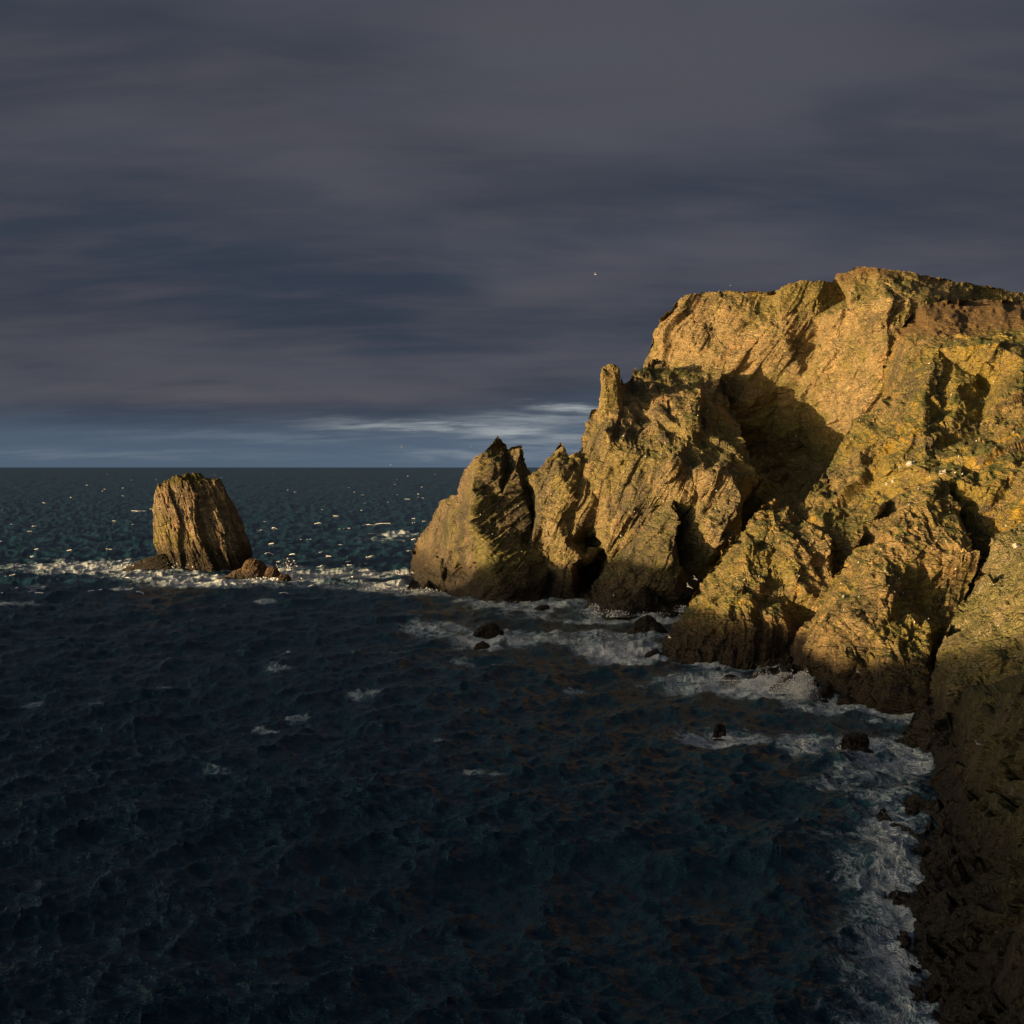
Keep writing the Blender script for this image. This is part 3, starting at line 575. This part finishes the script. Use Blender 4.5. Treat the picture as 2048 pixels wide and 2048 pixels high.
def tile_sample(tl, L, x, y, rot):
    c, s = math.cos(rot), math.sin(rot); u = (x * c + y * s) / L; v = (-x * s + y * c) / L
    N = tl[0].shape[0]; u = (u % 1) * N; v = (v % 1) * N
    i = np.floor(u).astype(int); j = np.floor(v).astype(int); fu = u - i; fv = v - j; i %= N; j %= N; i2 = (i + 1) % N; j2 = (j + 1) % N
    o = [t_[j, i] * (1 - fu) * (1 - fv) + t_[j, i2] * fu * (1 - fv) + t_[j2, i] * (1 - fu) * fv + t_[j2, i2] * fu * fv for t_ in tl]
    return o[0], o[1] * c - o[2] * s, o[1] * s + o[2] * c
WD = math.radians(-75)
t1 = ocean_tile(256, 420., 13, WD, 1, 0, .8); t2 = ocean_tile(256, 113., 7.5, WD + .35, 2, .25, 4., 1.5); t3 = ocean_tile(256, 31., 3.2, WD - .2, 3, 1.1, 18., 1)
def waves(x, y):
    r = np.hypot(x, y)
    a1 = tile_sample(t1, 420., x, y, 0); a2 = tile_sample(t2, 113., x, y, .5); a3 = tile_sample(t3, 31., x, y, -.4)
    k2 = np.clip(1.3 - r / 3000, .25, 1); k3 = np.clip(1.2 - r / 900, 0, 1)
    H1, H2, H3 = .80, .44 * k2, .17 * k3
    z = H1 * a1[0] + H2 * a2[0] + H3 * a3[0]
    return (x + .9 * (H1 * a1[1] + H2 * a2[1] + H3 * a3[1]), y + .9 * (H1 * a1[2] + H2 * a2[2] + H3 * a3[2]), z)
def sea():
    py = np.concatenate([np.arange(2500, 1700, -4.), np.arange(1700, 1300, -2.0), np.arange(1300, 1000, -1.6), np.arange(1000, 940, -1.2), np.geomspace(6, .9, 14) + HZ])
    Yr = H * F / (py - HZ); Yr = np.concatenate([[2, 30, 60], Yr])
    ta = np.concatenate([np.linspace(-8, -.6, 30)[:-1], np.linspace(-.6, -.45, 20)[:-1], np.linspace(-.45, .47, 1000), np.linspace(.47, .7, 20)[1:], np.linspace(.7, 8, 30)[1:]])
    RY, TA = np.meshgrid(Yr, ta, indexing='ij'); x0 = (RY * TA).ravel(); y0 = RY.ravel()
    x, y, z = waves(x0, y0)
    fade = np.clip(1.5 - y0 / 9000, 0, 1); z = z * fade
    nr, nc = RY.shape
    r, c = np.meshgrid(np.arange(nr - 1), np.arange(nc - 1), indexing='ij')
    q = np.stack([r * nc + c, r * nc + c + 1, (r + 1) * nc + c + 1, (r + 1) * nc + c], -1).reshape(-1, 4)
    # foam laid on the water: round the rocks and in the known patches
    px = 1024 + F * x0 / y0; pr = HZ + H * F / y0
    foam = np.zeros(len(x0))
    for (cx, cy, rx, ry, k) in ((30, 1207, 55, 7, .8), (75, 1174, 30, 4, .8), (240, 1176, 34, 5, .8), (325, 1170, 24, 4, .8), (553, 1346, 34, 8, .85), (185, 1410, 24, 6, .7), (590, 1432, 36, 7, .75), (530, 1452, 26, 5, .7), (960, 1545, 44, 7, .8), (330, 1375, 30, 5, .7), (1155, 1380, 26, 5, .7), (930, 1322, 34, 6, .75), (530, 1201, 26, 4, .8), (60, 1410, 30, 8, .6), (430, 1540, 40, 8, .7), (730, 1390, 40, 6, .6), (880, 1480, 30, 6, .6),(165, 1133, 150, 15, 1.), (60, 1140, 90, 10, .6), (300, 1150, 130, 13, .9), (420, 1163, 150, 13, 1.), (590, 1152, 110, 15, 1.), (700, 1146, 120, 11, .9), (560, 1135, 60, 6, .8), (640, 1170, 160, 8, .6), (770, 1176, 60, 12, 1.1), (840, 1188, 50, 8, .9), (800, 1145, 30, 9, .9),
         (795, 1070, 45, 8, .9), (770, 1080, 55, 5, .5), (1090, 1213, 160, 12, .85), (1000, 1205, 90, 8, .8), (1250, 1238, 130, 7, .9), (1100, 1235, 120, 7, .6), (880, 1256, 90, 16, .65), (1020, 1275, 150, 12, .9), (1150, 1280, 120, 20, .8), (1260, 1302, 110, 20, 1.05), (1230, 1280, 90, 12, .7), (960, 1290, 80, 8, .6), (1370, 1318, 120, 6, .9),
         (1420, 1365, 130, 18, .85), (1520, 1375, 110, 20, 1.2), (1590, 1385, 50, 16, 1.2), (1440, 1340, 80, 8, .6), (1700, 1410, 130, 8, .7), (1430, 1473, 80, 15, 1.), (1520, 1480, 70, 20, .8), (1610, 1500, 70, 22, .75), (1590, 1470, 60, 16, .8),
         (1760, 1440, 70, 12, .55), (1770, 1500, 60, 22, .8), (1790, 1540, 90, 22, .9), (1740, 1560, 120, 28, .6), (1700, 1590, 120, 25, .5), (1830, 1545, 50, 16, 1.)):
        d = ((px - cx) / rx) ** 2 + ((pr - cy) / ry) ** 2
        foam = np.maximum(foam, k * np.clip(1.25 - d * .75, 0, 1))
    B = np.array(BASES); near = (y0 > 120) & (y0 < 900) & (np.abs(px - 1024) < 1200)
    ii = np.nonzero(near)[0]; dmin = np.full(len(ii), 1e9)
    for bx, by in B: dmin = np.minimum(dmin, (x0[ii] - bx) ** 2 + (y0[ii] - by) ** 2)
    dmin = np.sqrt(dmin)
    foam[ii] = np.maximum(foam[ii], .95 * np.exp(-(dmin / 9.) ** 1.3))
    # breaking crests
    foam = np.maximum(foam, np.clip((z - 2.2) / 1.2, 0, .5))
    # broken water is rough
    z = z + np.clip(foam, 0, 1) * (.45 * vnoise(np.stack([x0 / 3.1, y0 / 3.1, x0 * 0], 1), 61) + .22 * vnoise(np.stack([x0 / 1.2, y0 / 1.2, x0 * 0], 1), 62)) * .8
    me = mesh_np('sea', np.stack([x, y, z], 1), q, smooth=True)
    at = me.attributes.new('foam', 'FLOAT', 'POINT'); at.data.foreach_set('value', foam.astype(np.float32))
    m = bpy.data.materials.new('sea_water'); m.use_nodes = True; t = NT(m.node_tree)
    p = t.n('ShaderNodeNewGeometry').outputs['Position']
    fa = t.n('ShaderNodeAttribute', attribute_name='foam').outputs['Fac']
    ps = t.mapping(p, (0, 0, .12), (1, .55, 1))
    wp_ = t.n('ShaderNodeVectorMath', operation='ADD'); wn = t.n('ShaderNodeTexNoise'); t.put(wn.inputs['Vector'], ps); wn.inputs['Scale'].default_value = .12; wn.inputs['Detail'].default_value = 4
    t.put(wp_.inputs[0], ps); t.put(wp_.inputs[1], t.mapping(wn.outputs['Color'], (0, 0, 0), (14, 7, 0))); pw_ = wp_.outputs[0]
    rid = lambda sc_, d_: t.m('SUBTRACT', 1., t.m('MULTIPLY', t.m('ABSOLUTE', t.m('SUBTRACT', t.noise(pw_, sc_, d_, .6), .5)), 3.6))
    pat = t.m('ADD', t.m('MULTIPLY', rid(.11, 4), .36), t.m('ADD', t.m('MULTIPLY', rid(.38, 4), .34), t.m('MULTIPLY', rid(1.3, 3), .30)))
    pat = t.m('ADD', pat, t.m('MULTIPLY', t.m('SUBTRACT', t.noise(ps, .07, 4, .6), .5), .7))
    thr = t.m('SUBTRACT', 1.02, t.m('MULTIPLY', fa, .52))
    cover = t.step(t.m('SUBTRACT', pat, thr), -.04, .26)
    cover = t.m('MULTIPLY', cover, t.step(fa, .02, .25))
    deep = t.mix(t.step(fa, .25, .9), (.013, .048, .070), (.03, .10, .13))
    b = t.n('ShaderNodeBsdfPrincipled'); t.put(b.inputs['Base Color'], deep); b.inputs['Roughness'].default_value = .28; b.inputs['IOR'].default_value = 1.33; b.inputs['Specular IOR Level'].default_value = .29
    bu = t.n('ShaderNodeBump'); bu.inputs['Strength'].default_value = 1.; bu.inputs['Distance'].default_value = .55
    pw = t.mapping(p, (0, 0, .15), (.5, 1.1, 1))
    crest = lambda sc_, d_, k_: t.m('MULTIPLY', t.m('ABSOLUTE', t.m('SUBTRACT', t.noise(pw, sc_, d_, .55, .5), .5)), -k_)
    hgt = t.m('ADD', crest(.14, 3, 3.6), t.m('ADD', crest(.45, 3, 2.6), crest(1.5, 3, 1.2)))
    t.put(bu.inputs['Height'], hgt); t.t.links.new(bu.outputs[0], b.inputs['Normal'])
    fm = t.n('ShaderNodeBsdfDiffuse'); t.put(fm.inputs[0], t.mix(t.step(t.m('SUBTRACT', pat, thr), .05, .5), (.55, .66, .69), (.93, .94, .94)))
    fb = t.n('ShaderNodeBump'); fb.inputs['Distance'].default_value = 3.; t.put(fb.inputs['Height'], pat); t.t.links.new(fb.outputs[0], fm.inputs['Normal'])
    mx = t.n('ShaderNodeMixShader'); t.put(mx.inputs[0], t.m('MULTIPLY', cover, .92)); t.t.links.new(b.outputs[0], mx.inputs[1]); t.t.links.new(fm.outputs[0], mx.inputs[2])
    t.t.links.new(mx.outputs[0], t.n('ShaderNodeOutputMaterial').inputs[0])
    o = link('sea', me, m); o['kind'] = 'structure'
sea()

def white_mat(name, c=(.8, .8, .8), r=.9):
    m = bpy.data.materials.new(name); m.use_nodes = True; t = NT(m.node_tree)
    p = t.n('ShaderNodeNewGeometry').outputs['Position']
    b = t.n('ShaderNodeBsdfPrincipled'); t.put(b.inputs['Base Color'], t.mix(t.noise(p, 2., 4), tuple(x * .75 for x in c), c)); b.inputs['Roughness'].default_value = r
    t.t.links.new(b.outputs[0], t.n('ShaderNodeOutputMaterial').inputs[0]); return m
m_foam = white_mat('foam_white', (.82, .83, .83)); m_bird = white_mat('white_feathers', (.8, .79, .76)); m_tipm = white_mat('dark_wingtip', (.10, .10, .11)); m_grey = white_mat('grey_feathers', (.42, .43, .45))

# whitecaps: crests of torn foam standing on the waves
def whitecaps():
    rng = np.random.default_rng(9); V_, Q = [], []; n = 0
    # (px, py, width px)
    spots = [(765, 1046, 34), (735, 1053, 26), (690, 1058, 20), (640, 1046, 16), (548, 1060, 18), (520, 1063, 26), (280, 1025, 20), (265, 1025, 14)]
    for k in range(150):
        u = rng.random() ** 1.25; y_ = 948 + 250 * u
        spots.append((rng.uniform(-60, 1060), y_, (1.2 + (y_ - 940) / 40) * rng.uniform(1., 2.4) + (y_ - 940) / 14 * rng.random() ** 5))
    for k in range(0): spots.append((rng.uniform(-60, 1500), rng.uniform(1210, 1600), rng.uniform(4, 9)))
    for (px, py, wp) in spots:
        D = water_y(py); w_ = wp * D / F; m_ = max(5, int(wp / 2.2)); x0 = (px - 1024) / F * D
        if 780 < px and py < 1210 and px > 1024 - (1210 - py) * .9 - 60 and False: continue
        cand = D + np.linspace(-.012, .012, 9) * D; yy = cand[int(np.argmax(waves(np.full(9, x0), cand)[2]))]; hh = .17 * D / F * rng.uniform(.6, 1.5)
        s = np.linspace(-.5, .5, m_); sl = rng.uniform(-.35, .35)
        prof = (1 - (2 * s) ** 2) ** .6 * (0.35 + .9 * rng.random(m_))
        xs = x0 + s * w_; ys = yy + s * w_ * sl + rng.normal(0, .12, m_)
        zb = waves(xs, ys)[2] * max(0, min(1, 1.5 - D / 9000))
        rows = [(ys - .5, zb - .35), (ys - .15, zb + hh * prof * .55), (ys + .25, zb + hh * prof), (ys + 1.3, zb + .05 * hh), (ys + 2., zb - .6)]
        for (ry, rz) in rows: V_.append(np.stack([xs + rng.normal(0, .05 * w_ / m_, m_), ry, rz], 1))
        for r in range(4):
            i = n + r * m_ + np.arange(m_ - 1); Q.append(np.stack([i, i + 1, i + 1 + m_, i + m_], 1))
        n += 5 * m_
    o = link('whitecaps', mesh_np('whitecaps', np.concatenate(V_), np.concatenate(Q)), m_foam); o['kind'] = 'stuff'; o['label'] = 'small white breaking crests scattered over the dark sea'
whitecaps()

# spray thrown up where the swell meets the rock: many drops
def spray(name, parts, label, seed, size=.13):
    rng = np.random.default_rng(seed); C = []
    for (px, py, D, rx, ry, n_, up) in parts:
        D = min(D, water_y(py) - 1.)
        t = rng.random(n_); a_ = rng.normal(0, .42, n_)
        x = px + rx * a_ * (.5 + 1.2 * t); y = py - ry * (t ** 1.6) * (1 - np.minimum(1, a_ * a_)) * up
        dd = D + rng.normal(0, 1.2, n_)
        C.append(np.stack([(x - 1024) / F * dd, dd, H - (y - HZ) / F * dd], 1))
    C = np.concatenate(C); n_ = len(C); sz = size * (.35 + rng.random(n_) ** 3 * 2.2)
    tet = np.array([(1, 1, 1), (1, -1, -1), (-1, 1, -1), (-1, -1, 1)]) * .7
    rot = rng.normal(size=(n_, 3, 3)) * .55
    V_ = C[:, None] + np.einsum('nij,kj->nki', rot, tet) * sz[:, None, None]
    i = np.arange(n_)[:, None] * 4
    tr = np.concatenate([i + np.array(f) for f in ((0, 1, 2), (0, 3, 1), (0, 2, 3), (1, 3, 2))])
    o = link(name, mesh_np(name, V_.reshape(-1, 3), np.zeros((0, 4)), tr), m_foam); o['kind'] = 'stuff'; o['label'] = label
spray('spray', [(1604, 1398, 342, 24, 56, 12000, 1.), (1570, 1380, 350, 30, 36, 9000, 1.), (1560, 1388, 350, 50, 22, 3000, 1.), (1500, 1370, 362, 60, 12, 2200, 1.), (1585, 1362, 352, 10, 26, 700, 1.), (1612, 1385, 345, 8, 50, 700, 1.), (1450, 1362, 366, 40, 8, 900, 1.), (1530, 1372, 358, 70, 16, 5000, 1.), (1590, 1388, 348, 40, 26, 5000, 1.)] + [(1510 + 8.2 * j, 1362 + 2.8 * j, 358 - 1.1 * j, 5 + 3 * (j % 3), (18, 34, 22, 40, 28, 16, 44, 30, 24, 50, 36, 26, 42)[j], 500, 1.) for j in range(13)], 'burst of white spray at the foot of the golden buttress', 4, .06)
spray('spray', [(1608, 1498, 277, 22, 22, 900, 1.), (1690, 1500, 262, 22, 12, 700, 1.), (1455, 1478, 280, 26, 5, 400, 1.), (1860, 1530, 250, 30, 8, 900, 1.)], 'low spray over the foam around the black rocks of the near bay', 5, .09)
spray('spray', [(350, 1136, 722, 26, 14, 900, 1.), (270, 1136, 722, 40, 8, 900, 1.), (560, 1160, 680, 60, 6, 700, 1.), (575, 1140, 690, 24, 24, 160, 1.), (770, 1182, 610, 50, 9, 900, 1.), (845, 1186, 590, 30, 10, 500, 1.), (800, 1148, 700, 25, 8, 400, 1.)], 'sunlit white spray breaking along the foot of the stack and headland', 6, .22)
spray('spray', [(1190, 1228, 500, 18, 22, 700, 1.), (1230, 1234, 498, 30, 14, 800, 1.), (1290, 1231, 500, 50, 7, 500, 1.), (1365, 1224, 505, 20, 14, 500, 1.), (1000, 1206, 545, 60, 5, 400, 1.)], 'white spray running off the dark foot of the ridge cliff', 7, .13)

# stones lying on the slopes
m_pale = rock_mat('pale_quartz_rock', (.66, .60, .52), (.50, .44, .37), (.4, .33, .15), .1, (.3, .25, .18), .2, 0, 2)
def stone_on(surf, px, py, wp, hp, mat, label, seed, name='boulder'):
    GX, GY, co = SURF[surf]; qx = co[:, 0] / co[:, 1] * F + 1024; qy = HZ - (co[:, 2] - H) / co[:, 1] * F
    i = int(np.argmin((qx - px) ** 2 + (qy - py) ** 2 + .0 * co[:, 1])); c = co[i]; k = c[1] / F
    n_, m_ = 26, 16; th, ph = np.meshgrid(np.linspace(0, 2 * math.pi, n_, endpoint=False), np.linspace(.05, math.pi - .05, m_)); th, ph = th.ravel(), ph.ravel()
    d = np.stack([np.sin(ph) * np.cos(th), np.sin(ph) * np.sin(th), np.cos(ph)], 1)
    r = 1 + .5 * facet(d * 1.3 + seed * 7., seed, .25, .8)[0] + .1 * fbm(d * 3 + seed, 2, seed)
    v = d * r[:, None] * np.array([wp * k / 2, wp * k / 2.2, hp * k / 2]) + c
    j = np.arange(n_ * (m_ - 1)); j2 = (j // n_) * n_ + (j % n_ + 1) % n_
    q = np.stack([j, j + n_, j2 + n_, j2], 1)
    return tag(link(name, mesh_np(name, v, q), mat), label, 'rock')
stone_on('right_slope_cliff', 1993, 848, 24, 28, m_wall, 'large rounded tan boulder lodged high on the yellow lichened cliff', 201)
for x_, y_, w_, h_, l_ in ((1822, 928, 18, 14, 'largest white quartz stone beside the turf patch above the golden buttress'), (1800, 935, 7, 7, 'small white stone left of the largest white quartz stone'),
                           (1885, 946, 16, 15, 'pale blocky stone right of the turf patch, above the top of the golden buttress'), (1788, 962, 9, 8, 'small pale stone low on the slope, first above the golden buttress'), (1774, 968, 8, 6, 'tiny pale stone at the lower left end of the row of white stones')):
    stone_on('right_slope_cliff', x_, y_, w_, h_, m_pale, l_, 202 + w_, 'pale_stone')
stone_on('hollow_buttress', 1688, 1195, 8, 9, m_pale, 'white stone alone in the middle of the golden buttress face', 230, 'pale_stone')
stone_on('slab_cliff', 2034, 1092, 16, 12, m_pale, 'white stone high on the olive slab cliff at the right edge', 231, 'pale_stone')

# ------------------------------------------------------------ gulls
def ell(name, cx, cy, cz, rx, ry, rz, mat, parent, tipm=None):
    n, m_ = 8, 6; vs = []; 
    for i in range(m_ + 1):
        ph = math.pi * i / m_
        for j in range(n): th = 2 * math.pi * j / n; vs.append((cx + rx * math.cos(ph), cy + ry * math.sin(ph) * math.cos(th), cz + rz * math.sin(ph) * math.sin(th)))
    q = [(i * n + j, i * n + (j + 1) % n, (i + 1) * n + (j + 1) % n, (i + 1) * n + j) for i in range(m_) for j in range(n)]
    return link(name, mesh_np(name, vs, q, smooth=True), mat, parent)
def wing(sgn, lift, parent):
    # root, elbow, wrist, tip: two chords, thin but solid
    st = [(0, 0, .16, 0), (.22, .03, .17, lift * .22), (.45, .06, .12, lift * .5), (.72, -.08, .05, lift * .55), (.8, -.14, .01, lift * .5)]
    vs = []
    for (s, x, c, z) in st:
        for dz in (-.012, .012): vs += [(x + c / 2, sgn * (s + .05), z + dz), (x - c / 2, sgn * (s + .05), z + dz)]
    q = []
    for i in range(4):
        a_ = i * 4; q += [(a_, a_ + 4, a_ + 5, a_ + 1), (a_ + 2, a_ + 3, a_ + 7, a_ + 6), (a_, a_ + 2, a_ + 6, a_ + 4), (a_ + 1, a_ + 5, a_ + 7, a_ + 3)]
    q.append((16, 18, 19, 17))
    o = link('wing', mesh_np('wing', vs, q), m_grey, parent); return o
def make_gull(px, py, D, scale, yaw, roll, label, lift=.35, group='gulls in flight'):
    r = link('gull', None); r.location = P(px, py, D); r.rotation_euler = (math.radians(roll), 0, math.radians(yaw)); r.scale = (scale,) * 3
    b = ell('body', 0, 0, 0, .26, .075, .07, m_bird, r); ell('head', .25, 0, .04, .07, .05, .05, m_bird, r); ell('tail', -.3, 0, .0, .12, .06, .012, m_bird, r)
    wing(1, lift, r); wing(-1, lift, r)
    return tag(r, label, 'gull', group)
for a_ in ((804, 895, 400, 1.1, 30, 35, 'white gull flying over the horizon left of the pointed headland'), (942, 893, 560, 1.0, 200, 10, 'tiny gull in the pale sky just left of the split peak'),
           (781, 930, 560, 1.0, 10, 20, 'tiny gull skimming the horizon line left of the headland'), (1191, 549, 420, 1.2, 160, 15, 'lone gull high against the dark cloud left of the cliff top'),
           (1225, 1060, 440, 1.1, 20, 40, 'white gull flying before the middle of the ridge cliff'), (1242, 1072, 430, 1.2, 150, 30, 'white gull just right of another before the ridge cliff'),
           (1227, 1191, 430, 1.1, 10, 30, 'white gull flying low before the dark foot buttress'), (1391, 1158, 260, 1.2, 20, 30, 'upper of two large gulls gliding before the dark recess'),
           (1378, 1173, 230, 1.4, 200, -25, 'lower and larger of two gulls gliding before the dark recess'), (1339, 1275, 300, 1.2, 15, 20, 'gull gliding low at the left edge of the broken buttress'),
           (1716, 1344, 230, 1.2, 190, -20, 'gull passing in front of the foot of the golden buttress'), (1968, 1221, 220, .9, 30, 30, 'white gull before the olive slab cliff near the right edge'),
           (1266, 897, 480, 1.3, 70, 30, 'white gull before the upper part of the ridge cliff'), (1956, 1488, 190, 1.1, 200, -15, 'dim gull passing the nearest shaded cliff'), (1461, 571, 640, 1.1, 20, 20, 'tiny gull just above the flat cliff top')):
    make_gull(*a_)

# perched seabirds: white specks on ledges
rng = random.Random(5)
def perched(name, n_, box, label, size):
    GX, GY, co = SURF[name]
    ok = np.nonzero((GX > box[0]) & (GX < box[2]) & (GY > box[1]) & (GY < box[3]))[0]
    src = None
    for _ in range(n_):
        i = ok[rng.randrange(len(ok))]; p = co[i]
        if src is None: root, parts = None, None
        r = link('seabird', None); r.location = (p[0], p[1] - .35, p[2] + .2); r.rotation_euler = (0, -.6, rng.uniform(-2.6, .5)); r.scale = (size * rng.uniform(.8, 1.3),) * 3
        if src is None:
            src = (ell('body', 0, 0, 0, .24, .10, .10, m_bird, r), ell('head', .2, 0, .12, .07, .06, .06, m_bird, r))
        else:
            for s_ in src: c = s_.copy(); sc.collection.objects.link(c); c.parent = r
        tag(r, label, 'seabird', label)
perched('ridge_cliff', 34, (1200, 780, 1480, 1060), 'white seabird resting on a ledge of the ochre ridge cliff', 1.3)
perched('right_slope_cliff', 26, (1700, 680, 2040, 960), 'white seabird resting on the yellow lichened cliff', 1.2)
perched('hollow_buttress', 22, (1680, 980, 1920, 1260), 'white seabird resting on the golden buttress', .95)
perched('broken_buttress', 14, (1440, 1020, 1600, 1200), 'white seabird resting on the broken ochre buttress', 1.)
perched('slab_cliff', 16, (1950, 1070, 2045, 1260), 'white seabird resting on the olive slab cliff', .8)
perched('headland', 6, (940, 920, 1080, 1080), 'white seabird resting on the pointed headland', 1.2)
